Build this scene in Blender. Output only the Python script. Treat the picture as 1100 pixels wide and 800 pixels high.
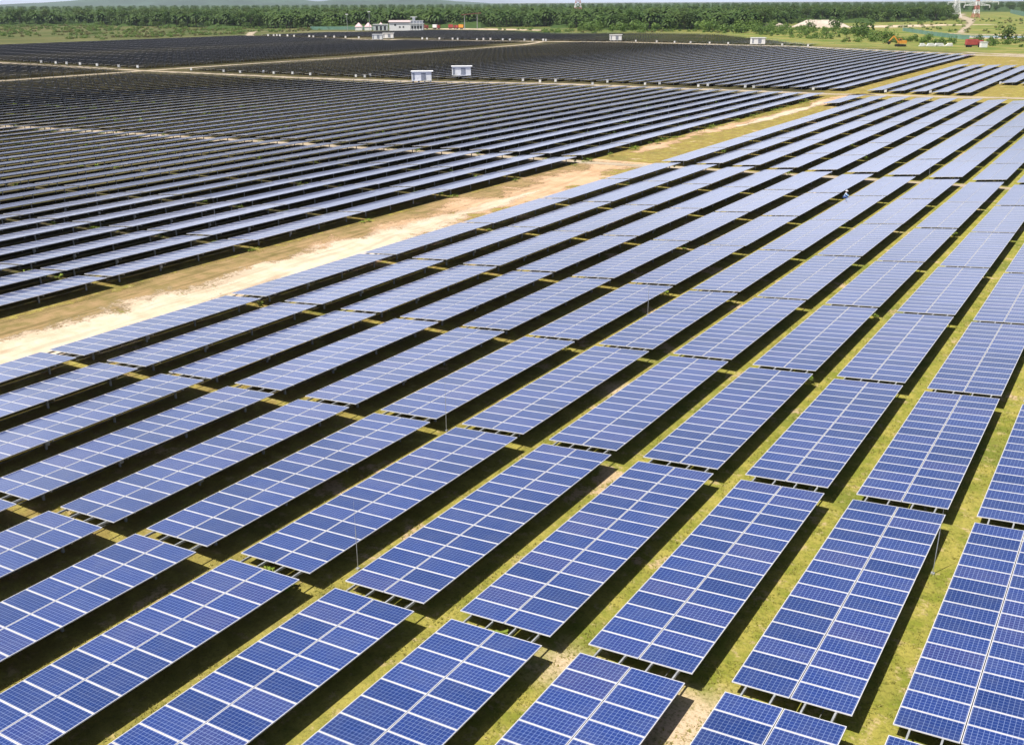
import bpy, bmesh, math, random
from mathutils import Vector, Matrix, Euler, noise
rad = math.radians
scene = bpy.context.scene
for o in list(bpy.data.objects): bpy.data.objects.remove(o)
COL = scene.collection

# ------------------------------------------------------------------ camera
CAM_H = 21.865
PITCH, YAW, ROLL = 0.36127, 0.57373, -0.00436
FPX = 1051.3
cam = bpy.data.cameras.new('camera')
cam.sensor_width = 36; cam.lens = FPX / 1100 * 36
cam.clip_start = 0.5; cam.clip_end = 40000
cam_ob = bpy.data.objects.new('camera', cam); COL.objects.link(cam_ob)
cp, sp, cyw, syw = math.cos(PITCH), math.sin(PITCH), math.cos(YAW), math.sin(YAW)
fwd0 = Vector((-syw, cyw, 0)); right0 = Vector((cyw, syw, 0))
FW = fwd0 * cp - Vector((0, 0, 1)) * sp
UP = fwd0 * sp + Vector((0, 0, 1)) * cp
RT = right0 * math.cos(ROLL) + UP * math.sin(ROLL)
UP = UP * math.cos(ROLL) - right0 * math.sin(ROLL)
cam_ob.matrix_world = Matrix(((RT.x, UP.x, -FW.x, 0), (RT.y, UP.y, -FW.y, 0), (RT.z, UP.z, -FW.z, CAM_H), (0, 0, 0, 1)))
scene.camera = cam_ob
def proj(x, y, z):
    d = Vector((x, y, z - CAM_H)); w = d.dot(FW)
    if w < 0.5: return None
    return 550 + FPX * d.dot(RT) / w, 400 - FPX * d.dot(UP) / w, w

# ------------------------------------------------------------------ sky, sun, exposure
SUN_DIR = Vector((-0.22, -0.50, 1.0)).normalized()     # towards the sun
elev = math.asin(SUN_DIR.z); azim = math.atan2(SUN_DIR.x, SUN_DIR.y)
world = bpy.data.worlds.new('World'); scene.world = world; world.use_nodes = True
wn = world.node_tree; wn.nodes.clear()
sky = wn.nodes.new('ShaderNodeTexSky'); sky.sky_type = 'NISHITA'; sky.sun_disc = False
sky.sun_elevation = elev; sky.sun_rotation = azim
sky.air_density = 1.0; sky.dust_density = 2.2; sky.ozone_density = 1.5; sky.altitude = 20
bg = wn.nodes.new('ShaderNodeBackground'); bg.inputs[1].default_value = 0.05
wo = wn.nodes.new('ShaderNodeOutputWorld')
# bright broken cloud low over the plain, thinning overhead
tc = wn.nodes.new('ShaderNodeTexCoord'); sx = wn.nodes.new('ShaderNodeSeparateXYZ'); wn.links.new(tc.outputs['Generated'], sx.inputs[0])
mpn = wn.nodes.new('ShaderNodeMapping'); mpn.inputs['Scale'].default_value = (1, 1, 2.6); wn.links.new(tc.outputs['Generated'], mpn.inputs[0])
cn = wn.nodes.new('ShaderNodeTexNoise'); cn.inputs['Scale'].default_value = 2.6; cn.inputs['Detail'].default_value = 7; cn.inputs['Roughness'].default_value = .55; wn.links.new(mpn.outputs[0], cn.inputs['Vector'])
def wramp(sock, a, b, c, d):
    r = wn.nodes.new('ShaderNodeMapRange'); r.interpolation_type = 'SMOOTHSTEP'; wn.links.new(sock, r.inputs[0])
    for k, q in enumerate((a, b, c, d)): r.inputs[k + 1].default_value = q
    return r.outputs[0]
c1 = wramp(cn.outputs[0], .36, .62, .45, 1.0); c2 = wramp(sx.outputs[2], .42, .10, .0, 1.0)
cm = wn.nodes.new('ShaderNodeMath'); cm.operation = 'MULTIPLY'; wn.links.new(c1, cm.inputs[0]); wn.links.new(c2, cm.inputs[1])
cmx = wn.nodes.new('ShaderNodeMix'); cmx.data_type = 'RGBA'; wn.links.new(cm.outputs[0], cmx.inputs[0]); wn.links.new(sky.outputs[0], cmx.inputs[6]); cmx.inputs[7].default_value = (15.0, 16.0, 19.6, 1)
wn.links.new(cmx.outputs[2], bg.inputs[0]); wn.links.new(bg.outputs[0], wo.inputs[0])
sun = bpy.data.lights.new('sun', 'SUN'); sun.energy = 5.0; sun.angle = rad(0.5); sun.color = (1.0, 0.955, 0.88)
sun_ob = bpy.data.objects.new('sun', sun); COL.objects.link(sun_ob)
sun_ob.rotation_euler = SUN_DIR.to_track_quat('Z', 'Y').to_euler()
sun_ob.location = (0, 0, 80)
scene.view_settings.view_transform = 'Standard'; scene.view_settings.look = 'None'
scene.view_settings.gamma = 1; scene.view_settings.use_curve_mapping = False
scene.view_settings.exposure = 0.45
scene.render.engine = 'CYCLES'

# ------------------------------------------------------------------ helpers
def tag(o, label=None, cat=None, group=None, kind=None):
    if label: o['label'] = label
    if cat: o['category'] = cat
    if group: o['group'] = group
    if kind: o['kind'] = kind
    return o
def link(name, me, parent=None, loc=None, rz=0):
    o = bpy.data.objects.new(name, me); COL.objects.link(o)
    if parent is not None: o.parent = parent
    if loc is not None: o.location = loc
    if rz: o.rotation_euler = (0, 0, rz)
    return o
class MB:
    def __init__(s): s.v = []; s.f = []; s.m = []; s.uv = []
    def face(s, pts, mi=0, uv=None):
        n = len(s.v); s.v += [tuple(p) for p in pts]; s.f.append(tuple(range(n, n + len(pts)))); s.m.append(mi)
        s.uv += uv if uv else [(0, 0)] * len(pts)
    def box(s, c, d, mi=0, M=None, rz=0):
        x, y, z = d[0] / 2, d[1] / 2, d[2] / 2
        P = [Vector((i * x, j * y, k * z)) for i in (-1, 1) for j in (-1, 1) for k in (-1, 1)]
        if rz: P = [Matrix.Rotation(rz, 3, 'Z') @ p for p in P]
        if M: P = [M @ p for p in P]
        P = [p + Vector(c) for p in P]
        for q in ((0, 1, 3, 2), (4, 6, 7, 5), (0, 4, 5, 1), (2, 3, 7, 6), (0, 2, 6, 4), (1, 5, 7, 3)):
            s.face([P[i] for i in q], mi)
    def bar(s, a, b, w, mi=0, w2=None, n=4):
        a = Vector(a); b = Vector(b); d = (b - a)
        if d.length < 1e-6: return
        t = d.normalized(); u = t.cross(Vector((0, 0, 1)))
        if u.length < 1e-3: u = Vector((1, 0, 0))
        u.normalize(); v = t.cross(u); w2 = w if w2 is None else w2
        A = [a + (u * math.cos(math.tau * (k + .5) / n) + v * math.sin(math.tau * (k + .5) / n)) * w * .7 for k in range(n)]
        B = [b + (u * math.cos(math.tau * (k + .5) / n) + v * math.sin(math.tau * (k + .5) / n)) * w2 * .7 for k in range(n)]
        for k in range(n):
            j = (k + 1) % n; s.face([A[k], A[j], B[j], B[k]], mi)
        s.face(A[::-1], mi); s.face(B, mi)
    def mesh(s, name, mats):
        me = bpy.data.meshes.new(name); me.from_pydata(s.v, [], s.f)
        for m in mats: me.materials.append(m)
        me.polygons.foreach_set('material_index', s.m)
        uvl = me.uv_layers.new(name='UVMap'); uvl.data.foreach_set('uv', [c for p in s.uv for c in p])
        me.update(); return me
    def build(s, name, mats, parent=None, loc=None, rz=0):
        return link(name, s.mesh(name, mats if isinstance(mats, (list, tuple)) else [mats]), parent, loc, rz)

class NT:
    def __init__(s, name):
        s.mat = bpy.data.materials.new(name); s.mat.use_nodes = True; s.t = s.mat.node_tree; s.t.nodes.clear()
        s.out = s.t.nodes.new('ShaderNodeOutputMaterial')
    def n(s, typ, **kw):
        nd = s.t.nodes.new('ShaderNode' + typ)
        for k, v in kw.items():
            if k.startswith('i_'):
                key = k[2:]; nd.inputs[int(key) if key.isdigit() else key.replace('_', ' ')].default_value = v
            else: setattr(nd, k, v)
        return nd
    def put(s, sock, v):
        if isinstance(v, (int, float)): sock.default_value = v
        elif isinstance(v, tuple): sock.default_value = v if len(v) == len(sock.default_value) else (*v, 1)
        else: s.t.links.new(v, sock)
    def math(s, op, a, b=0.0, c=0.0, clamp=False):
        nd = s.n('Math', operation=op); nd.use_clamp = clamp
        s.put(nd.inputs[0], a); s.put(nd.inputs[1], b); s.put(nd.inputs[2], c); return nd.outputs[0]
    def mix(s, f, a, b, mode='MIX'):
        nd = s.n('Mix', data_type='RGBA', blend_type=mode)
        s.put(nd.inputs[0], f); s.put(nd.inputs[6], a); s.put(nd.inputs[7], b); return nd.outputs[2]
    def ramp(s, v, lo, hi, a=0.0, b=1.0):
        nd = s.n('MapRange'); nd.interpolation_type = 'SMOOTHSTEP'
        for i, q in enumerate((v, lo, hi, a, b)): s.put(nd.inputs[i], q)
        return nd.outputs[0]
    def noise(s, vec, scale, detail=4, rough=.6, dim='3D'):
        nd = s.n('TexNoise', noise_dimensions=dim); s.put(nd.inputs['Vector'], vec)
        nd.inputs['Scale'].default_value = scale; nd.inputs['Detail'].default_value = detail; nd.inputs['Roughness'].default_value = rough
        return nd.outputs[0]
    def principled(s, col, rough=.8, metal=0, spec=.5, normal=None):
        p = s.n('BsdfPrincipled'); s.put(p.inputs['Base Color'], col); s.put(p.inputs['Roughness'], rough)
        s.put(p.inputs['Metallic'], metal); s.put(p.inputs['Specular IOR Level'], spec)
        if normal: s.t.links.new(normal, p.inputs['Normal'])
        return p
    def finish(s, sh): s.t.links.new(sh, s.out.inputs[0]); return s.mat
def simple(name, col, rough=.7, metal=0, var=.12, scale=3.0, spec=.5):
    t = NT(name); g = t.n('NewGeometry'); nz = t.noise(g.outputs['Position'], scale)
    c2 = tuple(max(0, c * (1 - var * 2)) for c in col); c1 = tuple(min(1, c * (1 + var)) for c in col)
    c = t.mix(t.ramp(nz, .3, .7), c2, c1)
    return t.finish(t.principled(c, rough, metal, spec).outputs[0])

# ------------------------------------------------------------------ materials
def panel_material():
    t = NT('solar_glass'); uv = t.n('UVMap'); sp_ = t.n('SeparateXYZ'); t.put(sp_.inputs[0], uv.outputs[0])
    U, V = sp_.outputs[0], sp_.outputs[1]
    fx, fy = t.math('FRACT', U), t.math('FRACT', V)
    ex = t.math('MINIMUM', fx, t.math('SUBTRACT', 1.0, fx)); ey = t.math('MINIMUM', fy, t.math('SUBTRACT', 1.0, fy))
    frame = t.math('MAXIMUM', t.math('LESS_THAN', ex, .0255), t.math('LESS_THAN', ey, .0130))
    cx = t.math('MULTIPLY', t.math('SUBTRACT', fx, .046), 6 / .908); cy = t.math('MULTIPLY', t.math('SUBTRACT', fy, .025), 12 / .95)
    gx, gy = t.math('FRACT', cx), t.math('FRACT', cy)
    dx = t.math('MINIMUM', gx, t.math('SUBTRACT', 1.0, gx)); dy = t.math('MINIMUM', gy, t.math('SUBTRACT', 1.0, gy))
    line = t.math('LESS_THAN', t.math('MINIMUM', dx, dy), .032)
    bus = t.math('LESS_THAN', t.math('ABSOLUTE', t.math('SUBTRACT', t.math('FRACT', t.math('MULTIPLY', gx, 3.0)), .5)), .035)
    oi = t.n('ObjectInfo')
    cmb = t.n('CombineXYZ'); t.put(cmb.inputs[0], t.math('FLOOR', U)); t.put(cmb.inputs[1], t.math('FLOOR', V)); t.put(cmb.inputs[2], t.math('MULTIPLY', oi.outputs['Random'], 50.0))
    wn1 = t.n('TexWhiteNoise'); t.put(wn1.inputs[0], cmb.outputs[0])
    cmb2 = t.n('CombineXYZ'); t.put(cmb2.inputs[0], t.math('ADD', t.math('FLOOR', cx), t.math('MULTIPLY', t.math('FLOOR', U), 7.0)))
    t.put(cmb2.inputs[1], t.math('ADD', t.math('FLOOR', cy), t.math('MULTIPLY', t.math('FLOOR', V), 13.0))); t.put(cmb2.inputs[2], t.math('MULTIPLY', oi.outputs['Random'], 50.0))
    wn2 = t.n('TexWhiteNoise'); t.put(wn2.inputs[0], cmb2.outputs[0])
    g = t.n('NewGeometry'); cr = t.n('TexVoronoi'); t.put(cr.inputs['Vector'], g.outputs['Position']); cr.inputs['Scale'].default_value = 45
    crs = t.n('SeparateColor'); t.put(crs.inputs[0], cr.outputs['Color'])
    base = t.mix(wn1.outputs[0], (.003, .027, .175), (.014, .034, .185))
    base = t.mix(t.ramp(wn1.outputs[0], .72, 1.0, 0, .75), base, (.026, .022, .110))
    base = t.mix(t.math('MULTIPLY', wn2.outputs[0], .40), base, (.008, .022, .12))
    base = t.mix(t.math('MULTIPLY', crs.outputs[0], .35), base, (.024, .062, .245))
    base = t.mix(t.math('MULTIPLY', bus, .20), base, (.18, .28, .58))
    base = t.mix(t.math('MULTIPLY', line, .60), base, (.36, .47, .76))
    dust = t.noise(g.outputs['Position'], .9, 5)
    base = t.mix(t.ramp(dust, .35, .8, .01, .09), base, (.30, .30, .31))
    mpd = t.n('Mapping'); mpd.inputs['Scale'].default_value = (.35, 6, 1); t.put(mpd.inputs[0], g.outputs['Position']); base = t.mix(t.ramp(t.noise(mpd.outputs[0], .8, 4), .55, .8, 0, .07), base, (.34, .34, .33))
    vm = t.math('ADD', t.math('MULTIPLY', wn1.outputs[1] if False else wn1.outputs[0], .34), .80); hv = t.n('HueSaturation'); t.put(hv.inputs['Value'], vm); t.put(hv.inputs['Color'], base); base = hv.outputs[0]
    base = t.mix(frame, base, (.62, .61, .63))
    rough = t.math('ADD', t.math('MULTIPLY', frame, .3), t.ramp(dust, .3, .8, .07, .16))
    p = t.principled(base, rough, 0, .6); p.inputs['Sheen Weight'].default_value = .8; p.inputs['Sheen Roughness'].default_value = .30; p.inputs['Sheen Tint'].default_value = (.92, .92, 1, 1); p.inputs['Coat Weight'].default_value = .6; p.inputs['Coat Roughness'].default_value = .05
    return t.finish(p.outputs[0])
M_GLASS = panel_material()
M_ALU = simple('anodised_frame', (.62, .61, .63), .45, 0, .04, 2)
M_BACK = simple('panel_underside', (.07, .07, .085), .8, 0, .05, 2)  # pale backsheet coloured dark, its shade put into the base colour
M_STEEL = simple('galvanised_steel', (.40, .41, .42), .5, .3, .12, 4)
M_WHITE = simple('white_paint', (.80, .80, .79), .55, 0, .05, 1.5)
M_GREYP = simple('grey_louvre', (.26, .28, .33), .6, 0, .15, 3)
M_DARK = simple('dark_opening', (.03, .032, .04), .5)
M_RUST = simple('rusty_roof', (.16, .06, .04), .8, 0, .3, 1)
M_RED = simple('red_paint', (.42, .07, .06), .5, 0, .1, 1)
M_FADED = simple('faded_red', (.55, .22, .18), .6, 0, .1, 1)
M_PINK = simple('pink_canvas', (.68, .48, .50), .8, 0, .08, 1)
M_ORANGE = simple('orange_paint', (.75, .32, .04), .5, 0, .1, 1)
M_TYRE = simple('rubber', (.02, .02, .02), .9)
M_CONC = simple('concrete', (.45, .43, .40), .85, 0, .12, 1)
M_TEAL = simple('teal_netting', (.14, .27, .21), .8, 0, .1, .2)
M_SANDH = simple('quarry_sand', (.52, .44, .37), .95, 0, .12, .15)
M_BARK = simple('bark', (.14, .11, .08), .95, 0, .2, 2)
M_SKIN = simple('skin', (.35, .2, .13), .6); M_SHIRT = simple('pale_blue_shirt', (.42, .60, .88), .8, 0, .04); M_TROU = simple('blue_trousers', (.05, .11, .36), .8)
M_HELM = simple('white_helmet', (.85, .8, .78), .3)

def ground_material():
    t = NT('grass_and_soil'); g = t.n('NewGeometry'); P = g.outputs['Position']
    s_ = t.n('SeparateXYZ'); t.put(s_.inputs[0], P); X, Y = s_.outputs[0], s_.outputs[1]
    fine = t.noise(P, 7, 6, .75); mid = t.noise(P, .9, 5, .65); big = t.noise(P, .13, 4, .6); huge = t.noise(P, .02, 3, .6)
    c = t.mix(t.ramp(mid, .35, .65), (.39, .34, .075), (.22, .24, .032))
    c = t.mix(t.ramp(big, .50, .68, 0, .75), c, (.13, .175, .025))
    c = t.mix(t.ramp(t.noise(P, 1.3, 5, .75), .54, .66, 0, .75), c, (.56, .42, .22))
    # browner, drier ground towards the left of the farm
    brown = t.ramp(t.math('ADD', X, t.math('MULTIPLY', big, 26.0)), 2.0, -30.0, 0, .62)
    c = t.mix(t.math('MULTIPLY', brown, t.ramp(mid, .3, .62)), c, (.27, .14, .062))
    # bare sandy patches
    c = t.mix(t.ramp(t.math('ADD', t.noise(P, .22, 5, .65), t.math('MULTIPLY', fine, .12)), .66, .72, 0, .85), c, (.60, .43, .27))
    # sandy hollow at the near end of the rows
    def spot(x, y, r):
        a = t.math('SUBTRACT', X, x); b = t.math('SUBTRACT', Y, y)
        d = t.math('SQRT', t.math('ADD', t.math('MULTIPLY', a, a), t.math('MULTIPLY', b, b)))
        return t.ramp(t.math('ADD', d, t.math('MULTIPLY', mid, 2.4)), r + 2.4, r)
    for x, y, r in ((-8.8, 24.3, 1.9), (-4.0, 24.4, 1.2), (-8.9, 21.5, 1.6), (.8, 25.6, 1.0), (-24.5, 49.5, .9), (1.0, 40.0, 1.3), (6.2, 61, 1.6), (-14.0, 25.0, .8)):
        c = t.mix(t.math('MULTIPLY', spot(x, y, r), t.ramp(fine, .25, .55, .55, 1)), c, (.66, .50, .34))
    # left and far fields: row shade painted into the dark earth and weed colours
    soil_shade = t.math('MAXIMUM', t.ramp(t.math('ADD', X, t.math('MULTIPLY', big, 8.0)), -64.0, -76.0, 0, .93), t.ramp(X, -90.0, -220.0, 0, .95))
    c = t.mix(soil_shade, c, t.mix(t.ramp(mid, .4, .65), (.040, .030, .026), (.065, .070, .020)))
    # further off: greener meadow
    far = t.math('MAXIMUM', t.ramp(t.math('ADD', Y, t.math('MULTIPLY', X, .45)), 420.0, 500.0), t.ramp(X, -558.0, -572.0))
    mead = t.mix(t.ramp(t.noise(P, .014, 6, .75), .40, .60), (.16, .16, .04), (.08, .13, .03))
    mead = t.mix(t.ramp(t.noise(P, .022, 6, .75), .54, .66, 0, .75), mead, (.20, .14, .11))
    mead = t.mix(t.ramp(t.noise(P, .07, 5, .8), .48, .62, 0, .6), mead, (.06, .10, .02))
    mead = t.mix(t.ramp(X, -420.0, -220.0, 0, .8), mead, t.mix(t.ramp(t.noise(P, .05, 6, .75), .42, .58), (.12, .19, .03), (.30, .27, .08)))
    mead = t.mix(t.ramp(X, -480.0, -600.0, 0, .75), mead, t.mix(t.ramp(t.noise(P, .006, 6, .7), .42, .58), (.105, .10, .042), (.055, .080, .025)))
    c = t.mix(far, c, mead)
    c = t.mix(t.ramp(fine, .30, .55, .6, 0), c, (.085, .075, .018))
    c = t.mix(t.ramp(huge, .4, .7, 0, .15), c, (.4, .33, .15))
    bm = t.n('Bump'); bm.inputs['Strength'].default_value = .7; bm.inputs['Distance'].default_value = .12
    t.put(bm.inputs['Height'], t.math('ADD', fine, t.math('MULTIPLY', mid, .8)))
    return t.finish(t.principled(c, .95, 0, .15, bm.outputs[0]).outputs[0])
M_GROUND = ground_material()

def track_material(name, col_a, col_b, edge=.35, patch=.0, rut=False):
    """uv.x runs 0..1 across the track, uv.y in metres along it; ragged edges let the ground through."""
    t = NT(name); g = t.n('NewGeometry'); P = g.outputs['Position']; uv = t.n('UVMap'); s_ = t.n('SeparateXYZ'); t.put(s_.inputs[0], uv.outputs[0])
    d = t.math('MULTIPLY', t.math('ABSOLUTE', t.math('SUBTRACT', s_.outputs[0], .5)), 2.0)
    n1 = t.noise(P, .45, 6, .7); n2 = t.noise(P, 4, 5, .7); n3 = t.noise(P, .11, 4, .6)
    nn = t.math('ADD', t.math('MULTIPLY', n1, .60), t.math('MULTIPLY', n2, .30)); nn = t.math('ADD', nn, t.math('MULTIPLY', n3, .35 + patch))
    v = t.math('ADD', t.math('SUBTRACT', 1.0, d), t.math('MULTIPLY', t.math('SUBTRACT', nn, .625 + patch / 2), 2.2 + patch * 2.4))
    a = t.ramp(v, edge - .16, edge + .22)
    cb_ = t.n('CombineXYZ'); t.put(cb_.inputs[0], t.math('MULTIPLY', s_.outputs[0], 16.0)); t.put(cb_.inputs[1], t.math('MULTIPLY', s_.outputs[1], .12)); st = t.noise(cb_.outputs[0], 1.0, 4, .6)
    c = t.mix(t.ramp(n1, .35, .65), col_a, col_b); c = t.mix(t.ramp(n2, .35, .7, .18, 0), c, (.32, .22, .13)); c = t.mix(t.ramp(st, .48, .62, 0, .6), c, tuple(x * .62 for x in col_b))
    c = t.mix(t.ramp(n3, .4, .65, 0, .35), c, tuple(min(.85, x * 1.15) for x in col_a))
    bm = t.n('Bump'); bm.inputs['Strength'].default_value = .5; bm.inputs['Distance'].default_value = .06; t.put(bm.inputs['Height'], n2)
    p = t.principled(c, .95, 0, .15, bm.outputs[0]); tr = t.n('BsdfTransparent'); mx = t.n('MixShader')
    t.put(mx.inputs[0], a); t.put(mx.inputs[1], tr.outputs[0]); t.put(mx.inputs[2], p.outputs[0])
    return t.finish(mx.outputs[0])
M_SAND = track_material('pale_sand', (.68, .56, .43), (.54, .41, .28), .40, .25)
M_SAND2 = track_material('reddish_sand', (.62, .42, .27), (.47, .30, .17), .42, .5)
M_PATH = track_material('dirt', (.47, .40, .31), (.36, .29, .19), .36, .1)
M_DRY = track_material('dry_grass', (.36, .24, .12), (.19, .155, .05), .22, .15)

def leaf_material(name, a, b, c3=None, sc=.25):
    t = NT(name); g = t.n('NewGeometry'); oi = t.n('ObjectInfo')
    n = t.noise(g.outputs['Position'], sc, 3)
    c = t.mix(t.ramp(n, .35, .65), a, b)
    c = t.mix(t.math('MULTIPLY', oi.outputs['Random'], .6), c, c3 or a)
    p = t.principled(c, .6, 0, .3); tl = t.n('BsdfTranslucent'); t.put(tl.inputs[0], c); mx = t.n('MixShader'); mx.inputs[0].default_value = .25
    t.put(mx.inputs[1], p.outputs[0]); t.put(mx.inputs[2], tl.outputs[0]); return t.finish(mx.outputs[0])
M_PALM = leaf_material('palm_fronds', (.035, .080, .016), (.070, .125, .026), (.10, .15, .030))
M_LEAF = leaf_material('broad_leaves', (.045, .095, .018), (.085, .15, .028), (.09, .12, .03))
M_BUSH = leaf_material('scrub_leaves', (.11, .19, .035), (.17, .25, .05), (.09, .16, .04))
M_WEED = leaf_material('weed_leaves', (.17, .28, .03), (.26, .32, .05), (.2, .25, .04), 3)
M_TUFT = leaf_material('grass_blades', (.34, .32, .06), (.24, .28, .04), (.40, .34, .12), 1.5)

# ------------------------------------------------------------------ ground sheet, far hills
m = MB(); G = 14000
m.face([(-G, -200, 0), (G, -200, 0), (G, 2 * G, 0), (-G, 2 * G, 0)])
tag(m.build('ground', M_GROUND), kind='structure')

def strip(name, pts, w, mat, z, uvs=1.0):
    """flat ribbon along pts (x, y, width factor optional)"""
    m = MB(); L = 0; R_ = []
    n = len(pts)
    for i, p in enumerate(pts):
        a = Vector(pts[max(0, i - 1)][:2]); b = Vector(pts[min(n - 1, i + 1)][:2]); d = (b - a).normalized(); nr = Vector((d.y, -d.x))
        if i: L += (Vector(p[:2]) - Vector(pts[i - 1][:2])).length
        ww = (p[2] if len(p) > 2 else w) / 2; c = Vector(p[:2])
        R_.append((c - nr * ww, c + nr * ww, L))
    for i in range(n - 1):
        (a0, b0, l0), (a1, b1, l1) = R_[i], R_[i + 1]
        m.face([(a0.x, a0.y, z), (b0.x, b0.y, z), (b1.x, b1.y, z), (a1.x, a1.y, z)], 0, [(0, l0), (1, l0), (1, l1), (0, l1)])
    return tag(m.build(name, mat), kind='structure')
SK = 0.77250521 / 5.03146038            # skew of the table ends from row to row
def yk(X, Yp): return Yp + SK * (X - .461)
strip('grass_verge', [(-66.4, 10), (-66.4, 75), (-66.8, yk(-66, 137))], 8.4, M_DRY, .004)
strip('sandy_track', [(-61.2, 10, 12.8), (-61.5, 55, 11.8), (-62.0, 68, 10.4), (-62.4, 80, 7.6), (-62.6, 92, 4.0), (-63.0, 104, 1.0)], 9, M_SAND, .014)
strip('sandy_track', [(-61.0, 50, 1.0), (-62.0, 62, 11.5), (-63.0, 80, 12.5), (-63.8, 105, 12), (-64.5, 131, 12.5)], 9, M_SAND2, .010)
strip('sandy_track', [(-67.2, 140, 4), (-68.5, 165, 5), (-66.6, 190, 4.2), (-65.8, 215, 4.6), (-66, 240, 5), (-64, 262, 7)], 4, M_SAND2, .008)
strip('sandy_track', [(-66.3, 180, 2.0), (-65.8, 200, 4), (-65.5, 225, 4.0), (-66.5, 236, 2.5)], 4, M_SAND, .012)
strip('dirt_path', [(X, yk(X, 137.6)) for X in (-230, -150, -100, -72)], 6.5, M_PATH, .008)
strip('dirt_path', [(X, yk(X, 137.9)) for X in (-75, -40, 0, 20)], 3.6, M_PATH, .012)
strip('dirt_path', [(-620, 262, 7), (-420, 236, 7), (-302, 231, 7), (-230, 233, 7), (-190, 238, 8), (-147, 252, 8), (-73, 257, 8), (-29, 268, 8), (30, 280, 8)], 8, M_PATH, .008)
strip('dirt_path', [(-300, 90), (-300, 177), (-302, 231), (-298, 325), (-299, 440), (-303, 485), (-318, 530), (-305, 536)], 6.5, M_PATH, .012)
strip('dirt_path', [(-560, 520), (-440, 508), (-385, 515), (-320, 526), (-270, 540), (-187, 528), (-163, 526), (-120, 502), (-73, 478), (-40, 466), (20, 450)], 14, M_PATH, .016)
strip('dirt_path', [(-80, 500, 10), (-40, 480, 26), (20, 470, 30)], 20, M_PATH, .020)
strip('access_road', [(-550, 514), (-585, 545), (-625, 585), (-650, 612), (-625, 625), (-560, 640)], 9, M_PATH, .024)
strip('access_road', [(-330, 1960, 34), (-290, 1700, 30), (-225, 1400, 24), (-190, 1200, 12), (-166, 1040, 8), (-132, 800, 8)], 20, M_PATH, .012)
strip('access_road', [(-160, 800, 14), (-128, 775, 22), (-104, 765, 30), (-60, 770, 30), (40, 820, 30)], 30, M_PATH, .016)
strip('access_road', [(-110, 700, 14), (-90, 690, 22), (-60, 690, 26), (40, 700, 30)], 30, M_SAND, .020)
strip('bare_yard', [(-600, 735, 60), (-560, 750, 70), (-500, 745, 60), (-440, 735, 30)], 60, M_SAND, .008)
strip('bare_yard', [(-400, 1000, 20), (-330, 950, 60), (-270, 930, 90), (-225, 960, 100), (-190, 1060, 60), (-150, 1090, 30)], 60, M_SAND, .010)
strip('bare_yard', [(-440, 850, 30), (-425, 900, 60), (-420, 960, 40)], 60, M_SAND2, .012)

def pond():
    t = NT('pond_water'); g = t.n('NewGeometry'); b = t.n('Bump'); b.inputs['Strength'].default_value = .1; t.put(b.inputs['Height'], t.noise(g.outputs['Position'], .8))
    mt = t.finish(t.principled((.10, .19, .17), .12, 0, .5, b.outputs[0]).outputs[0])
    m = MB(); random.seed(4)
    for k, (cx, cy, rx, ry) in enumerate(((-100, 722, 26, 22), (-40, 735, 34, 14))):
        P = [(cx + rx * math.cos(a) * (1 + .2 * math.sin(3 * a + k)), cy + ry * math.sin(a) * (1 + .15 * math.cos(2 * a)), .03) for a in [math.tau * i / 24 for i in range(24)]]
        m.face(P)
    tag(m.build('water', mt), kind='structure')
pond()

M_HILL = simple('hill_forest', (.05, .085, .05), .95, 0, .2, .002)
def hills(name, cx, cy, length, depth, h, ang, seed):
    h *= .65; m = MB(); nx, ny = 60, 10; R3 = Matrix.Rotation(ang, 3, 'Z'); P = {}
    for i in range(nx + 1):
        for j in range(ny + 1):
            u = i / nx; v = j / ny
            e = math.sin(math.pi * u) ** .6 * math.sin(math.pi * v)
            z = h * e * (.6 + .7 * noise.noise(Vector((u * 5 + seed, v * 1.5, seed))) + .25 * noise.noise(Vector((u * 19, v * 5, seed)))) - 1
            P[i, j] = R3 @ Vector(((u - .5) * length, (v - .5) * depth, 0)) + Vector((cx, cy, z))
    for i in range(nx):
        for j in range(ny): m.face([P[i, j], P[i + 1, j], P[i + 1, j + 1], P[i, j + 1]])
    tag(m.build(name, M_HILL), kind='structure')
hills('hills', -7300, 6700, 4800, 1500, 170, rad(38), 3.1)
hills('hills', 300, 9500, 2600, 1500, 120, rad(5), 7.7)

# ------------------------------------------------------------------ solar tables
S_ROW, X0, U0, PER, MP = 5.03146038, 0.46098307, 42.59294217, 15.73415979, 1.01197355
HR, DZ, W = .95, .3707, 3.965
WX = math.sqrt(W * W - DZ * DZ); SLOPE = DZ / WX
NM = 15; LEN = NM * MP
SD = Vector((WX, 0, DZ)).normalized(); ND = Vector((-DZ, 0, WX)).normalized()   # slope direction, panel normal
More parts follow.
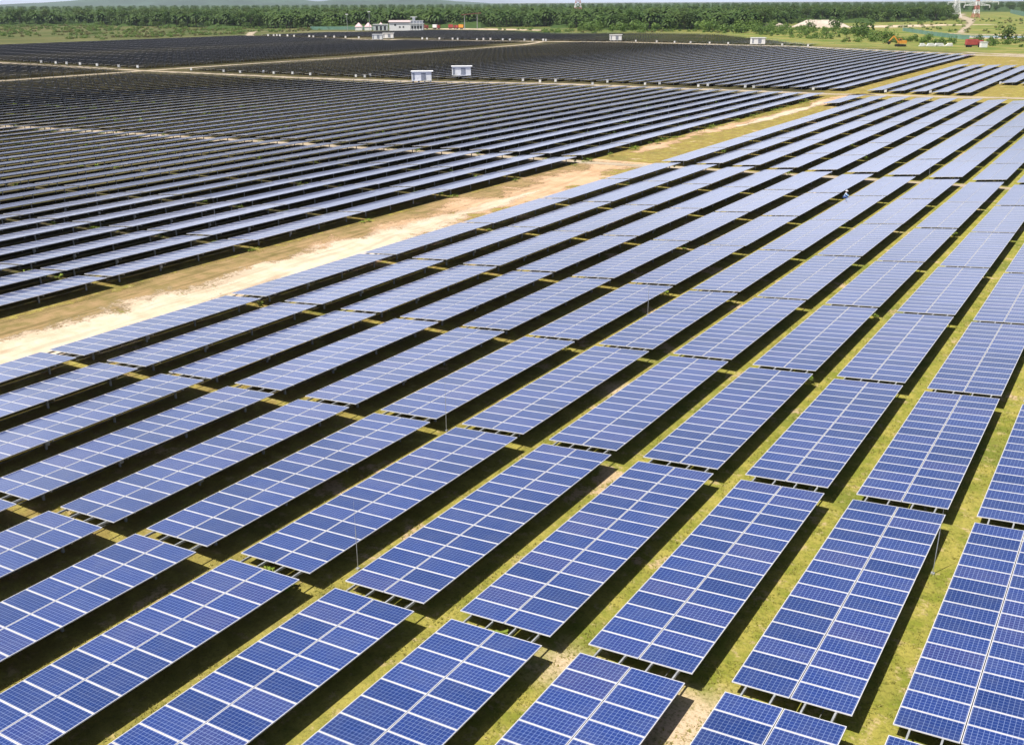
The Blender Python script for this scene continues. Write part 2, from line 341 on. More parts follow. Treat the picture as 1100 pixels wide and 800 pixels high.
# local frame of a table: origin on the ground below its middle; x towards its high edge
def tp(a, y, h=0):   # a metres up the slope from the low edge, y along, h above the glass
    return Vector((-WX / 2, y, HR - DZ)) + SD * a + ND * h
MW, ML = .992, 1.956
def panel_mesh():
    m = MB(); f = .022; top = .004
    def q(a, y, h): return SD * a + Vector((0, y, 0)) + ND * h
    a0, a1, y0, y1 = 0, ML, -MW / 2, MW / 2
    def ring(ax0, ax1, yy0, yy1, h): return [q(ax0, yy0, h), q(ax1, yy0, h), q(ax1, yy1, h), q(ax0, yy1, h)]
    O = ring(a0, a1, y0, y1, top); I = ring(a0 + f, a1 - f, y0 + f, y1 - f, top); G_ = ring(a0 + f, a1 - f, y0 + f, y1 - f, 0); B = ring(a0, a1, y0, y1, -.036)
    for k in range(4):
        j = (k + 1) % 4
        m.face([O[k], O[j], I[j], I[k]], 1); m.face([I[k], I[j], G_[j], G_[k]], 1); m.face([B[k], B[j], O[j], O[k]], 1)
    m.face(G_, 0, [(f / MW, f / ML), (f / MW, 1 - f / ML), (1 - f / MW, 1 - f / ML), (1 - f / MW, f / ML)])
    m.face(ring(a0, a1, y0, y1, -.034)[::-1], 2)
    return m.mesh('solar_panel', [M_GLASS, M_ALU, M_BACK])
ME_PANEL = panel_mesh()
PURL = (.50, 1.47, 2.48, 3.45)
def purlin_mesh(L0, L1):
    m = MB(); M3 = Matrix((( SD.x, 0, ND.x), (0, 1, 0), (SD.z, 0, ND.z)))
    m.box((0, (L0 + L1) / 2, 0), (.06, L1 - L0, .09), 0, M3); return m.mesh('purlin', [M_STEEL])
FR = (-LEN / 2 + 1.3, -LEN / 2 + 5.5, LEN / 2 - 5.5, LEN / 2 - 1.3)
GAP = PER - LEN
ME_PURL = purlin_mesh(-LEN / 2, LEN / 2); ME_PURL_X = purlin_mesh(-LEN / 2, LEN / 2 + GAP - .004)
def rafter_mesh():
    m = MB(); M3 = Matrix((( SD.x, 0, ND.x), (0, 1, 0), (SD.z, 0, ND.z))); m.box((0, 0, 0), (3.3, .06, .10), 0, M3); return m.mesh('rafter', [M_STEEL])
ME_RAFT = rafter_mesh()
LEGA = (.95, 2.85)
def leg_mesh(a):
    m = MB(); p = tp(a, 0, -.23); h = p.z
    m.box((0, 0, h / 2 - .05), (.014, .09, h + .1)); m.box((-.05, 0, h / 2 - .05), (.008, .10, h + .1)); m.box((.05, 0, h / 2 - .05), (.008, .10, h + .1))
    return m.mesh('leg', [M_STEEL, M_CONC])
ME_LEG = [leg_mesh(a) for a in LEGA]

def slab_into(m, off, nm=NM, legs=True, purl=True, ext=True):
    """a whole table as plain geometry; off = base point"""
    o = Vector(off); L = nm * MP
    for r in (0, 1):
        a0 = r * (ML + .030); a1 = a0 + ML
        y0, y1 = -L / 2 + .01, L / 2 - .01
        T = [tp(a0, y0) + o, tp(a1, y0) + o, tp(a1, y1) + o, tp(a0, y1) + o]; B = [p - ND * .036 for p in T]
        m.face(T, 0, [(0, r), (0, r + 1), (nm, r + 1), (nm, r)])
        m.face(B[::-1], 2)
        for k in range(4):
            j = (k + 1) % 4; m.face([B[k], B[j], T[j], T[k]], 1)
    if purl:
        for a in PURL:
            p = tp(a, 0, -.085) + o
            m.box(p + Vector((0, (GAP / 2 if ext else 0), 0)), (.06, L + (GAP - .004 if ext else 0), .08), 3)
    if legs:
        fr = FR if nm == NM else [y for y in (-L / 2 + 1.3, L / 2 - 1.3)]
        for y in fr:
            for a in LEGA:
                p = tp(a, y, -.12) + o; m.box((p.x, p.y, (p.z) / 2), (.10, .09, p.z), 3)
SLABM = [M_GLASS, M_ALU, M_BACK, M_STEEL]
def slab_mesh(nm, ext):
    m = MB(); slab_into(m, (0, 0, 0), nm, True, True, ext); return m.mesh('solar_table', SLABM)
_slabs = {}
def slab(nm, ext):
    if (nm, ext) not in _slabs: _slabs[nm, ext] = slab_mesh(nm, ext)
    return _slabs[nm, ext]

# --- where tables stand: rows i (right edge at X0 + S i), ends skewed by SK
def interp(pts, x):
    if x <= pts[0][0]: return pts[0][1]
    for (a, b), (c, d) in zip(pts, pts[1:]):
        if x <= c: return b + (d - b) * (x - a) / (c - a)
    return pts[-1][1]
FARPATH = [(-560, 520), (-440, 508), (-385, 515), (-320, 526), (-270, 540), (-187, 528), (-163, 527), (-120, 502), (-73, 478)]
P1 = [(-620, 262), (-420, 236), (-302, 231), (-230, 233), (-190, 238), (-147, 252), (-73, 257)]
FAREDGE = [(-552, 600), (-530, 630), (-518, 690), (-450, 698), (-379, 655), (-328, 695), (-270, 690), (-216, 623), (-174, 562), (-150, 540)]
slots = []   # block, row, order, x(mid), y(mid), modules, ext
def fill(block, i, ya, yb, anchor_hi=True):
    """full tables between ya and yb along row i; from the far end if anchor_hi"""
    X = X0 + S_ROW * i; xm = X - WX / 2; k = 0
    if anchor_hi:
        y = yb
        while y - LEN >= ya - .1:
            slots.append([block, i, k, xm, y - LEN / 2, NM, k > 0]); y -= PER; k += 1
        n = int((y - ya) / MP)
        if n >= 4: slots.append([block, i, k, xm, y - n * MP / 2, n, True])
    else:
        y = ya
        while y + LEN <= yb + .1:
            slots.append([block, i, k, xm, y + LEN / 2, NM, True]); y += PER; k += 1
        n = int((yb - y) / MP)
        if n >= 4: slots.append([block, i, k, xm, y + n * MP / 2, n, False])
        elif slots and k: slots[-1][6] = False
YM = U0 + 6 * PER            # far end of the main block (skewed coordinate)
for i in range(-11, 4): fill('main', i, yk(X0 + S_ROW * i, YM - 9 * PER), yk(X0 + S_ROW * i, YM) + .0001)
for i in range(-11, 3):
    X = X0 + S_ROW * i; fill('behind', i, yk(X, 139.2), yk(X, 258.2), False)
fill('behind', -12, yk(X0 - 12 * S_ROW, 235.5), yk(X0 - 12 * S_ROW, 258.6), False)
for i in range(-40, -13):
    X = X0 + S_ROW * i; fill('left', i, 60 + (X + 70) * .1 - 70, yk(X, YM - .2))
for i in range(-58, -13):
    X = X0 + S_ROW * i; fill('leftfar', i, yk(X, 139.0), interp(P1, X) - 7.5, False)
for i in range(-84, -60):
    X = X0 + S_ROW * i; fill('stuff', i, yk(X, 190), interp(P1, X) - 5, False)
for i in range(-57, -13):
    X = X0 + S_ROW * i; fill('stuff', i, interp(P1, X) + 8 + max(0, (X + 147) * .02), interp(FARPATH, X) - 8, False)
for i in range(-12, -7):
    X = X0 + S_ROW * i; fill('stuff', i, yk(X, 274.5), yk(X, 404), False)
for i in range(-7, 8):
    X = X0 + S_ROW * i; fill('stuff', i, yk(X, 313.5), yk(X, 398), False)
for i in range(-110, -61):
    X = X0 + S_ROW * i; yb = interp(FARPATH, X) - 9
    if X > -318: yb = min(yb, 470)
    if -440 < X < -402: yb = min(yb, 488)
    fill('stuff', i, interp(P1, X) + 7, yb, False)
for i in range(-110, -31):
    X = X0 + S_ROW * i; ya = interp(FARPATH, X) + 9
    if -470 < X < -400: ya += 20
    fill('stuff', i, ya, interp(FAREDGE, X), False)

def inframe(x, y, mx=110, my=110):
    best = None; pts = []
    for dx in (-WX / 2, WX / 2):
        for dy in (-LEN / 2, 0, LEN / 2):
            p = proj(x + dx, y + dy, .7)
            if p is None: return None
            pts.append(p)
    xs = [p[0] for p in pts]; ys = [p[1] for p in pts]
    if max(xs) < -mx or min(xs) > 1100 + mx or min(ys) > 800 + my: return None
    cx0, cx1, cy0, cy1 = max(min(xs), 0), min(max(xs), 1100), max(min(ys), 0), min(max(ys), 800)
    vis = cx1 - cx0 > 3 and cy1 - cy0 > 1
    # polygon area by shoelace of the quad, clipped roughly by bounding-box share
    q = [pts[0], pts[2], pts[5], pts[3]]
    A = abs(sum(q[k][0] * q[(k + 1) % 4][1] - q[(k + 1) % 4][0] * q[k][1] for k in range(4))) / 2
    return vis, (A if vis else 0), sum(p[2] for p in pts) / 6, (sum(xs) / 6, sum(ys) / 6)
placed = []
for s in slots:
    r = inframe(s[3], s[4])
    if r: placed.append((s, r))
vis = sorted([p for p in placed if p[1][0]], key=lambda p: -p[1][1])
chosen = [p for p in vis if p[0][0] != 'stuff'][:300]
chosen_ids = {id(p[0]) for p in chosen}
ORD = ['', 'first', 'second', 'third', 'fourth', 'fifth', 'sixth', 'seventh', 'eighth', 'ninth', 'tenth', 'eleventh', 'twelfth', 'thirteenth', 'fourteenth', 'fifteenth', 'sixteenth', 'seventeenth', 'eighteenth', 'nineteenth', 'twentieth']
def od(n): return ORD[n] if n <= 20 else 'twenty-' + ORD[n - 20] if n < 30 else 'thirty-' + ORD[n - 30] if n > 30 else 'thirtieth'
# visible order inside each row, counted from the near end
rows = {}
for s, r in vis:
    rows.setdefault((s[0], s[1]), []).append(s)
rank = {}
for k, L in rows.items():
    L.sort(key=lambda s: s[4])
    for n, s in enumerate(L): rank[id(s)] = (n + 1, len(L))
def table_label(s):
    b, i = s[0], s[1]; n, N = rank[id(s)]
    if b == 'main': return 'blue solar table, %s row right of the sandy track, %s table from the near end' % (od(i + 12), od(n))
    if b == 'left': return 'blue solar table, %s row left of the sandy track, %s table before the cross path' % (od(-13 - i), od(N - n + 1))
    if b == 'behind': return 'pale solar table behind the cross path, %s row right of the track, %s in line' % (od(i + 13), od(n))
    return 'pale solar table beyond the cross path, %s row left of the track, %s in line' % (od(-13 - i), od(n))
GROUP = 'solar panel tables in long parallel rows'
def cable_mesh():
    m = MB(); random.seed(8); a, z = LEGA[1] + .12, .36; P = []
    for k in range(len(FR)):
        P.append(Vector((tp(a, 0).x, FR[k], z)))
        if k < len(FR) - 1: P.append(Vector((tp(a, 0).x, (FR[k] + FR[k + 1]) / 2, z - .10)))
    P = [Vector((P[0].x, -LEN / 2, z + .06))] + P + [Vector((P[0].x, LEN / 2, z + .06))]
    for p, q in zip(P, P[1:]): m.bar(p, q, .022, 0, n=5)
    m.box((tp(a, 0).x + .03, FR[1], .42), (.10, .24, .30), 1)
    return m.mesh('cable_run', [M_CABLE, M_STEEL])
M_CABLE = simple('grey_conduit', (.16, .16, .15), .6)
ME_CABLE = cable_mesh()
def table_parts(root, ext):
    link('cable_run', ME_CABLE, root, (0, 0, 0))
    for r in (0, 1):
        for k in range(NM):
            link('solar_panel', ME_PANEL, root, tp(r * (ML + .030), -LEN / 2 + (k + .5) * MP))
    for a in PURL: link('purlin', ME_PURL_X if ext else ME_PURL, root, tuple(c for c in (tp(a, 0, -.085))))
    for y in FR:
        link('rafter', ME_RAFT, root, tp(W / 2, y, -.185))
        for a, me in zip(LEGA, ME_LEG):
            p = tp(a, y); link('leg', me, root, (p.x, y, 0))
det = 0
stuff = MB(); random.seed(3)
for s, (v_, A, dist, c) in placed:
    x, y, nm, ext = s[3], s[4], s[5], s[6]
    if id(s) in chosen_ids:
        if dist < 112 and nm == NM:
            root = link('solar_table', None, None, (x, y, 0)); table_parts(root, ext); det += 1
        else:
            root = link('solar_table', slab(nm, ext), None, (x, y, 0))
        root.location.z = -.02 + random.uniform(-.025, .025) + .05 * noise.noise(Vector((x * .03, y * .03, 0))); root.rotation_euler = (random.gauss(0, .0011), random.gauss(0, .0022), random.gauss(0, .0007))
        tag(root, table_label(s), 'solar table', GROUP)
    else:
        slab_into(stuff, (x, y, 0), nm, True, dist < 260, ext)
o = stuff.build('solar_table', SLABM)
tag(o, 'distant rows of solar tables receding as dark and pale stripes', 'solar tables', GROUP, 'stuff')
print('tables', len(placed), 'visible', len(vis), 'chosen', len(chosen), 'detailed', det)

# ------------------------------------------------------------------ lightning masts
def mast(x, y, label, h=3.15):
    root = link('lightning_rod', None, None, (x, y, 0))
    m = MB(); m.bar((0, 0, 0), (0, 0, h * .62), .024, 0, n=6); m.build('pole', M_STEEL, root)
    m = MB(); m.bar((0, 0, h * .62), (0, 0, h), .012, 0, .007, n=6); m.build('tip', M_STEEL, root)
    m = MB(); m.box((0, 0, .03), (.14, .14, .08)); m.build('base', M_STEEL, root)
    tag(root, label, 'lightning rod', 'lightning rods among the solar tables')
mast(-4.3, 38.2, 'thin grey rod leaning at the lower right, beside a grass strip')
mast(-24.35, 25.9, 'thin grey rod nearest the lower left, between large blue tables')
mast(-29.55, 39.1, 'thin grey rod in the middle of the photo, at a table gap')
mast(-29.4, 64.2, 'thin grey rod up the row behind the middle one')
mast(-80.6, 68.0, 'thin grey rod left of the sandy track, nearest the track')
mast(-111.0, 85.4, 'thin grey rod at far left, deep in the left block')
mast(-166.2, 159, 'tiny grey rod in the block beyond the left cross path', 4)
mast(-80.5, 181, 'tiny grey rod near the grassy track in the back block', 3.6)
mast(-24.0, 138.0, 'thin grey rod standing by the cross path at the right')
mast(-186, 247, 'grey rod on the path between the two white cabins', 6.5)
mast(-286, 533, 'grey rod just left of the small white cabin on the far path', 8)
mast(-305, 532, 'grey rod further left of the far white cabin', 8)

# ------------------------------------------------------------------ person
def chain(name, joints, edges, radii, mat, parent, sub=1):
    me = bpy.data.meshes.new(name); me.from_pydata(joints, edges, []); ob = link(name, me, parent)
    md = ob.modifiers.new('skin', 'SKIN'); 
    for k, r in enumerate(radii): me.skin_vertices[0].data[k].radius = r if isinstance(r, tuple) else (r, r)
    me.skin_vertices[0].data[0].use_root = True
    sd = ob.modifiers.new('sub', 'SUBSURF'); sd.levels = sub; sd.render_levels = sub
    me.materials.append(mat); return ob
def person(x, y, rz):
    # squatting, hands forward
    J = [(0, 0, .48), (0, .06, .68), (0, .14, .90), (0, .16, .99), (0, .20, 1.09), (0, .21, 1.20),
         (.19, .14, .91), (.25, .30, .70), (.18, .52, .66), (.16, .60, .64), (-.19, .14, .91), (-.25, .32, .72), (-.17, .52, .62), (-.15, .60, .60),
         (.10, 0, .44), (.17, .42, .56), (.13, .12, .12), (.14, .28, .04), (-.10, 0, .44), (-.18, .42, .54), (-.13, .12, .12), (-.14, .28, .04)]
    E_ = [(0, 1), (1, 2), (2, 3), (3, 4), (4, 5), (2, 6), (6, 7), (7, 8), (8, 9), (2, 10), (10, 11), (11, 12), (12, 13), (0, 14), (14, 15), (15, 16), (16, 17), (0, 18), (18, 19), (19, 20), (20, 21)]
    R_ = [(.15, .11), (.14, .10), (.15, .11), .055, .095, .085, .06, .045, .035, .04, .06, .045, .035, .04, .09, .06, .045, .045, .09, .06, .045, .045]
    body = chain('person', J, E_, R_, M_SKIN, None); body.location = (x, y, 0); body.rotation_euler = (0, 0, rz)
    tag(body, 'person in pale blue shirt and white helmet crouching between two solar rows', 'person')
    idx = [0, 1, 2, 6, 7, 8, 10, 11, 12]; mp = {k: n for n, k in enumerate(idx)}
    chain('shirt', [J[k] for k in idx], [(mp[a], mp[b]) for a, b in E_ if a in mp and b in mp], [(.175, .135), (.165, .125), (.175, .13), .085, .065, .05, .085, .065, .05], M_SHIRT, body)
    idx = [0, 14, 15, 16, 18, 19, 20]; mp = {k: n for n, k in enumerate(idx)}
    chain('trousers', [J[k] for k in idx], [(mp[a], mp[b]) for a, b in E_ if a in mp and b in mp], [(.16, .12), .105, .08, .065, .105, .08, .065], M_TROU, body)
    m = MB(); n = 14
    hy = .205; rings = [(.125, 1.145), (.12, 1.18), (.105, 1.24), (.06, 1.28), (.005, 1.292)]
    for (r0, z0), (r1, z1) in zip(rings, rings[1:]):
        for k in range(n):
            a, b = math.tau * k / n, math.tau * (k + 1) / n
            m.face([(r0 * math.cos(a), hy + r0 * math.sin(a) * 1.15, z0), (r0 * math.cos(b), hy + r0 * math.sin(b) * 1.15, z0), (r1 * math.cos(b), hy + r1 * math.sin(b) * 1.15, z1), (r1 * math.cos(a), hy + r1 * math.sin(a) * 1.15, z1)])
    m.box((0, .35, 1.145), (.16, .08, .012)); m.build('helmet', M_HELM, body)
person(-29.25, 116.9, rad(-75))

# ------------------------------------------------------------------ cabins, inverter boxes
def cabin(x, y, rz, w, d, h, label, stilts=True, part=True):
    root = link('equipment_cabin', None, None, (x, y, 0), rz); z0 = .9 if stilts else .25
    m = MB(); m.box((0, 0, z0 + h / 2), (w, d, h)); m.build('wall', M_WHITE, root)
    m = MB(); m.box((.15, 0, z0 + h + .09), (w + .7, d + .5, .16)); m.box((0, 0, z0 - .07), (w + .1, d + .1, .13)); m.build('roof', M_WHITE, root)
    f = -d / 2
    m = MB(); m.box((-.40 * w, f - .03, z0 + h * .46), (.10 * w, .05, h * .74)); 
    m.build('louvre', M_GREYP, root)
    m = MB(); m.box((.10 * w, f - .03, z0 + h * .45), (.24 * w, .05, h * .80)); m.build('louvre', M_GREYP, root)
    m = MB(); m.box((w / 2 + .03, 0, z0 + h * .45), (.05, d * .7, h * .75)); m.build('door', M_GREYP, root)
    if stilts:
        for sx in (-.44, -.15, .15, .44):
            for sy in (-.4, .4):
                m = MB(); m.box((sx * w, sy * d, .40), (.35, .35, .84)); m.build('leg', M_CONC, root)
    tag(root, label, 'cabin', 'white equipment cabins beside the paths')
FACE = YAW
cabin(-182.3, 234.5, FACE + .06, 5.7, 2.9, 2.35, 'white equipment cabin with grey louvres, left one of the near pair')
cabin(-184.6, 257.5, FACE + .06, 5.8, 2.9, 2.5, 'white equipment cabin on short legs, right one of the near pair')
cabin(-417.5, 494, FACE, 6.2, 3.0, 2.7, 'small far white cabin in the dark field, left of two')
cabin(-427, 516, FACE, 6.8, 3.0, 2.7, 'small far white cabin in the dark field, right of two')
cabin(-278.5, 545, FACE, 6.8, 3.0, 2.8, 'small white cabin on the far path near the photo centre')
cabin(-186.5, 529.5, FACE, 7.2, 3.0, 2.9, 'small white cabin on the far path, furthest right')

def box_mesh():
    m = MB(); m.box((0, 0, 1.0), (1.0, .5, 1.1), 0); m.box((0, -.27, 1.0), (.8, .04, .8), 0); m.box((0, 0, 1.6), (1.15, .7, .06), 0)
    for sx in (-.4, .4): m.box((sx, 0, .22), (.08, .3, .46), 2)
    return m.mesh('inverter_box', [M_WHITE, M_GREYP, M_STEEL])
ME_BOX = box_mesh()
def boxes(pts, label, group, sc=1.0):
    random.seed(len(pts)); sc *= .55
    for x, y in pts:
        o = link('inverter_box', ME_BOX, None, (x, y, 0), FACE + random.uniform(-.2, .2)); o.scale = (sc, sc, sc)
        tag(o, label, 'inverter box', group)
dP1 = [(-285.8, 238), (-268.4, 237), (-259.9, 236.5), (-253.7, 241), (-246.9, 239), (-240.4, 241), (-231.6, 240), (-213.2, 241), (-134.9, 250.8), (-134.8, 259.5), (-121.9, 257.3), (-119.3, 261.3), (-106.6, 258.4), (-105.5, 262.4), (-209.6, 241), (-211.1, 245.3), (-158.6, 252.0), (-151.8, 250.4), (-149.1, 254.6), (-92.5, 262.4), (-77.2, 264.3), (-94.8, 262.2)]
boxes([p for p in dP1 if p[0] < -140], 'small white inverter box beside the pale path, left part of the path', 'white inverter boxes along the left middle path', 1.15)
boxes([p for p in dP1 if p[0] >= -140], 'small white inverter box at a row end by the middle path', 'white inverter boxes along the right middle path', 1.05)
boxes([(-59.5, 266.3), (-49.5, 270), (-38.8, 309)], 'small white inverter box at the foot of the upper right block', 'white inverter boxes by the upper right block')
boxes([(-415.8, 246), (-374.6, 239), (-363.5, 238), (-356.7, 238), (-348.3, 238), (-335.9, 236.5), (-322.6, 236), (-313.2, 237)], 'small white inverter box on the path at the far left edge', 'white inverter boxes on the far left path', 1.4)
boxes([(-385.4, 515), (-357.8, 516), (-356.4, 521), (-352.6, 523), (-341, 519), (-335.2, 518), (-326.8, 521), (-321.8, 522), (-316.8, 526), (-313.2, 523), (-370, 513), (-376, 516), (-392, 511), (-398, 514)], 'tiny white inverter box in the dotted line across the far dark field', 'white inverter boxes across the dark field', 1.8)
boxes([(-262.4, 539), (-247.8, 536), (-236, 534), (-226, 533), (-214, 531), (-203, 530), (-172, 526), (-157, 521)], 'tiny white inverter box on the far path right of centre', 'white inverter boxes on the far right path', 1.5)
boxes([(-536.3, 516.9), (-532.6, 518.6), (-530.5, 519.6), (-525.8, 517.9), (-518.2, 517.6), (-508.8, 514.4), (-494.1, 513.8), (-486.8, 510.0), (-479.1, 513.7), (-469.2, 511.2), (-459.4, 511.3), (-445, 508)], 'tiny white inverter box along the top edge of the far left field', 'white inverter boxes along the far left field', 1.9)

# ------------------------------------------------------------------ station building and yard
def building():
    root = link('station_building', None, None, (-548.5, 686, 0), FACE); root.scale = (.88, .9, .80)
    m = MB(); m.box((-5, 0, 4), (20, 10, 8)); m.build('wall', M_WHITE, root)
    m = MB(); m.box((11, .5, 3.4), (12.5, 10, 6.8)); m.build('wall', M_WHITE, root)
    m = MB(); m.box((-5, 0, 8.2), (21, 11, .45), 0)
    for k in range(2):
        s_ = (-1, 1)[k]; m.face([(-15.8, s_ * 5.8, 8.45), (5.8, s_ * 5.8, 8.45), (5.8, 0, 10.2), (-15.8, 0, 10.2)][::s_], 0)
    m.face([(-15.8, -5.8, 8.45), (-15.8, 0, 10.2), (-15.8, 5.8, 8.45)], 0); m.face([(5.8, -5.8, 8.45), (5.8, 5.8, 8.45), (5.8, 0, 10.2)], 0)
    m.build('roof', simple('pale_roof', (.55, .45, .45), .7), root)
    m = MB(); m.box((11.2, 0, 6.95), (13.6, 11.5, .35)); m.box((11.2, -5.6, 9.9), (13.4, .4, .3)); m.build('balcony', M_WHITE, root)
    for k in range(5):
        m = MB(); m.box((5.6 + k * 2.8, -5.5, 3.4), (.35, .35, 6.8)); m.box((5.6 + k * 2.8, -5.6, 8.4), (.3, .3, 2.8)); m.build('column', M_WHITE, root)
    for k in range(4):
        w = MB(); w.box((6.8 + k * 2.7, -4.55, 3.2), (1.8, .12, 2.6)); w.build('window', M_DARK, root)
    m = MB(); m.box((11, .5, 8.4), (12, 9, 2.9)); m.build('wall', M_GREYP, root)
    for k in range(2):
        w = MB(); w.box((-5 + k * 3.4, -5.05, 3.6), (1.4, .12, 1.5)); w.build('window', M_DARK, root)
    w = MB(); w.box((-9.4, -5.05, 5.6), (1.7, .12, 1.6)); w.build('window', M_DARK, root)
    m = MB(); m.box((8, 1, 11), (2.6, 2.6, 4.2)); m.box((8, 1, 13.3), (6.5, 5, .4)); m.build('roof_tower', M_WHITE, root)
    tag(root, 'white two-storey station building with columned porch and roof tower beyond the field', 'building')
building()
def shed():
    root = link('glass_shed', None, None, (-568, 677, 0), FACE); root.scale = (.85, .85, .8)
    m = MB(); m.box((0, 0, 3), (14, 8, 6)); m.build('wall', simple('pale_cladding', (.5, .55, .55), .5), root)
    m = MB(); m.box((0, 0, 6.15), (15, 9, .3)); m.build('roof', M_WHITE, root)
    for k in range(3):
        m = MB(); m.box((-3.5 + k * 4, -4.05, 2.4), (2, .12, 4)); m.build('door', M_DARK, root)
    tag(root, 'low pale shed with dark doors left of the white station building', 'shed')
shed()
for n_, (x, y, lb) in enumerate(((-588, 672, 'left'), (-580, 675, 'middle'), (-572, 682, 'right'))):
    root = link('canvas_tent', None, None, (x, y, 0), FACE); m = MB(); s_ = 3.2
    ap = (0, 0, 6.4); c4 = [(-s_, -s_, 3), (s_, -s_, 3), (s_, s_, 3), (-s_, s_, 3)]
    for k in range(4): m.face([c4[k], c4[(k + 1) % 4], ap])
    m.face(c4[::-1]); m.build('canopy', M_PINK, root)
    m = MB(); m.box((0, 0, 1.5), (5.8, 5.8, 2.9)); m.build('side_curtain', M_WHITE, root)
    tag(root, 'pointed pink and white tent, %s of the three by the shed' % lb, 'tent', 'pointed tents beside the shed')
def lamp(x, y, h, lb):
    root = link('floodlight_pole', None, None, (x, y, 0), FACE)
    m = MB(); m.bar((0, 0, 0), (0, 0, h), .35, 0, .22, 6); m.build('pole', M_STEEL, root)
    m = MB(); m.box((0, 0, h), (2.2, .5, .6)); m.build('lamp_head', M_WHITE, root); tag(root, lb, 'pole')
lamp(-570, 665, 15, 'grey pole rising beside the shed left of the station building')
lamp(-592, 662, 13, 'grey pole left of the pink tents')
def canopy_roof():
    root = link('open_canopy', None, None, (-520, 742, 0), FACE)
    m = MB(); m.box((0, 0, 12.6), (17, 7, .7), M=Matrix.Rotation(rad(-5), 3, 'Y')); m.build('roof', M_RUST, root)
    for sx in (-6, 5):
        for sy in (-2.6, 2.6):
            m = MB(); m.bar((sx, sy, 0), (sx, sy, 12.2), .4); m.build('column', M_STEEL, root)
    tag(root, 'rusty brown flat canopy on tall thin posts right of the station building', 'canopy')
canopy_roof()

def wheel(m, x, y, r, w, mi):
    n = 14
    for k in range(n):
        a, b = math.tau * k / n, math.tau * (k + 1) / n
        p = lambda t_, yy: (x + r * math.cos(t_), yy, r + r * math.sin(t_))
        m.face([p(a, y - w / 2), p(b, y - w / 2), p(b, y + w / 2), p(a, y + w / 2)], mi)
    for yy, d in ((y - w / 2, 1), (y + w / 2, -1)):
        m.face([(x + r * math.cos(math.tau * k / n), yy, r + r * math.sin(math.tau * k / n)) for k in range(n)][::d], mi)
def truck(x, y, rz, mc, lb, L=9, cat='truck', name='parked_truck', cargo=None):
    root = link(name, None, None, (x, y, 0), rz)
    m = MB(); m.box((0, 0, 1.0), (L, 2.2, .35)); m.build('chassis', M_DARK, root)
    m = MB(); m.box((L / 2 - 1, 0, 2.1), (1.9, 2.35, 1.9)); m.box((L / 2 - .75, 0, 3.15), (1.3, 2.2, .3)); c = m.build('cab', mc, root)
    m = MB(); m.box((L / 2 - .02, 0, 2.5), (.08, 2.0, .8)); m.box((L / 2 - .9, -1.19, 2.5), (1.0, .05, .7)); m.build('window', M_DARK, c)
    m = MB(); m.box((-1.2, 0, 2.5), (L - 3, 2.45, 2.6)); m.build('cargo_body', cargo or mc, root)
    for wx in (-L / 2 + 1.3, -L / 2 + 2.5, L / 2 - 1.1):
        for wy in (-1.0, 1.0):
            m = MB(); wheel(m, wx, wy, .5, .35, 0); m.build('wheel', M_TYRE, root)
    tag(root, lb, cat)
def excavator(x, y, rz, mc, lb, s_=1.0):
    root = link('excavator', None, None, (x, y, 0), rz); root.scale = (s_, s_, s_)
    for sy in (-1.2, 1.2):
        m = MB(); m.box((0, sy, .5), (3.6, .6, .9)); m.box((0, sy, .5), (4.2, .58, .5)); m.build('crawler_track', M_TYRE, root)
    m = MB(); m.box((-.6, 0, 1.9), (3.2, 2.6, 1.3)); m.build('body', mc, root)
    m = MB(); m.box((.7, .75, 2.6), (1.4, 1.0, 1.7)); cb = m.build('cab', mc, root)
    m = MB(); m.box((1.42, .75, 2.9), (.06, .8, .9)); m.box((.7, 1.27, 2.9), (1.0, .05, .9)); m.build('window', M_DARK, cb)
    m = MB(); m.bar((.9, -.3, 1.8), (3.2, -.3, 4.4), .5, 0, .4); m.bar((3.2, -.3, 4.4), (5.2, -.3, 2.2), .4, 0, .3); a = m.build('boom', mc, root)
    m = MB(); m.box((5.1, -.3, 1.6), (1.0, 1.1, 1.1), M=Matrix.Rotation(.5, 3, 'Y')); m.build('bucket', M_TYRE, a)
    tag(root, lb, 'excavator')
excavator(-118, 548, FACE + math.pi, M_ORANGE, 'orange excavator parked at the far end of the rows', 1.15)
truck(-84.8, 556, FACE, M_RED, 'red and white truck parked at the far right of the rows', 8.5, cargo=M_RED)
for k, (x, y) in enumerate(((-561, 728), (-553, 735), (-541, 742), (-534, 744))):
    truck(x, y, FACE + (.3, -.4, .1, 2.9)[k], M_RED, ('red truck in the sandy yard, leftmost of four', 'red truck in the sandy yard, second of four', 'red truck in the sandy yard, third of four', 'red truck in the sandy yard, rightmost of four')[k], 7, cargo=(M_RED, M_WHITE, M_RED, M_ORANGE)[k])
random.seed(12)
for k, (dx, w_) in enumerate(((-5.2, 3.2), (-1.2, 4.0), (3.4, 5.0), (8.5, 3.5))):
    m = MB(); px = -104 + dx * cyw; py = 556 + dx * syw
    for q in range(3): m.box((random.uniform(-.3, .3), 0, .35 + q * .5), (w_ - q * .7, 1.8, .42), 0, rz=random.uniform(-.1, .1))
    for q in (-1, 1): m.box((q * w_ * .3, 0, .06), (.3, 1.6, .12), 1)
    tag(m.build('material_stack', [M_WHITE, M_BARK], None, (px, py, 0), FACE), 'white stack of building material by the far path, %s of four' % ('leftmost', 'second', 'third', 'rightmost')[k], 'material stack', 'white stacks between excavator and truck')
m = MB(); m.box((0, 0, 1.3), (3, 2.2, 2.4)); m.box((0, 0, 2.6), (3.3, 2.5, .2))
tag(m.build('white_tank', M_WHITE, None, (-80, 554, 0), FACE), 'small white tank in front of the red truck', 'tank')

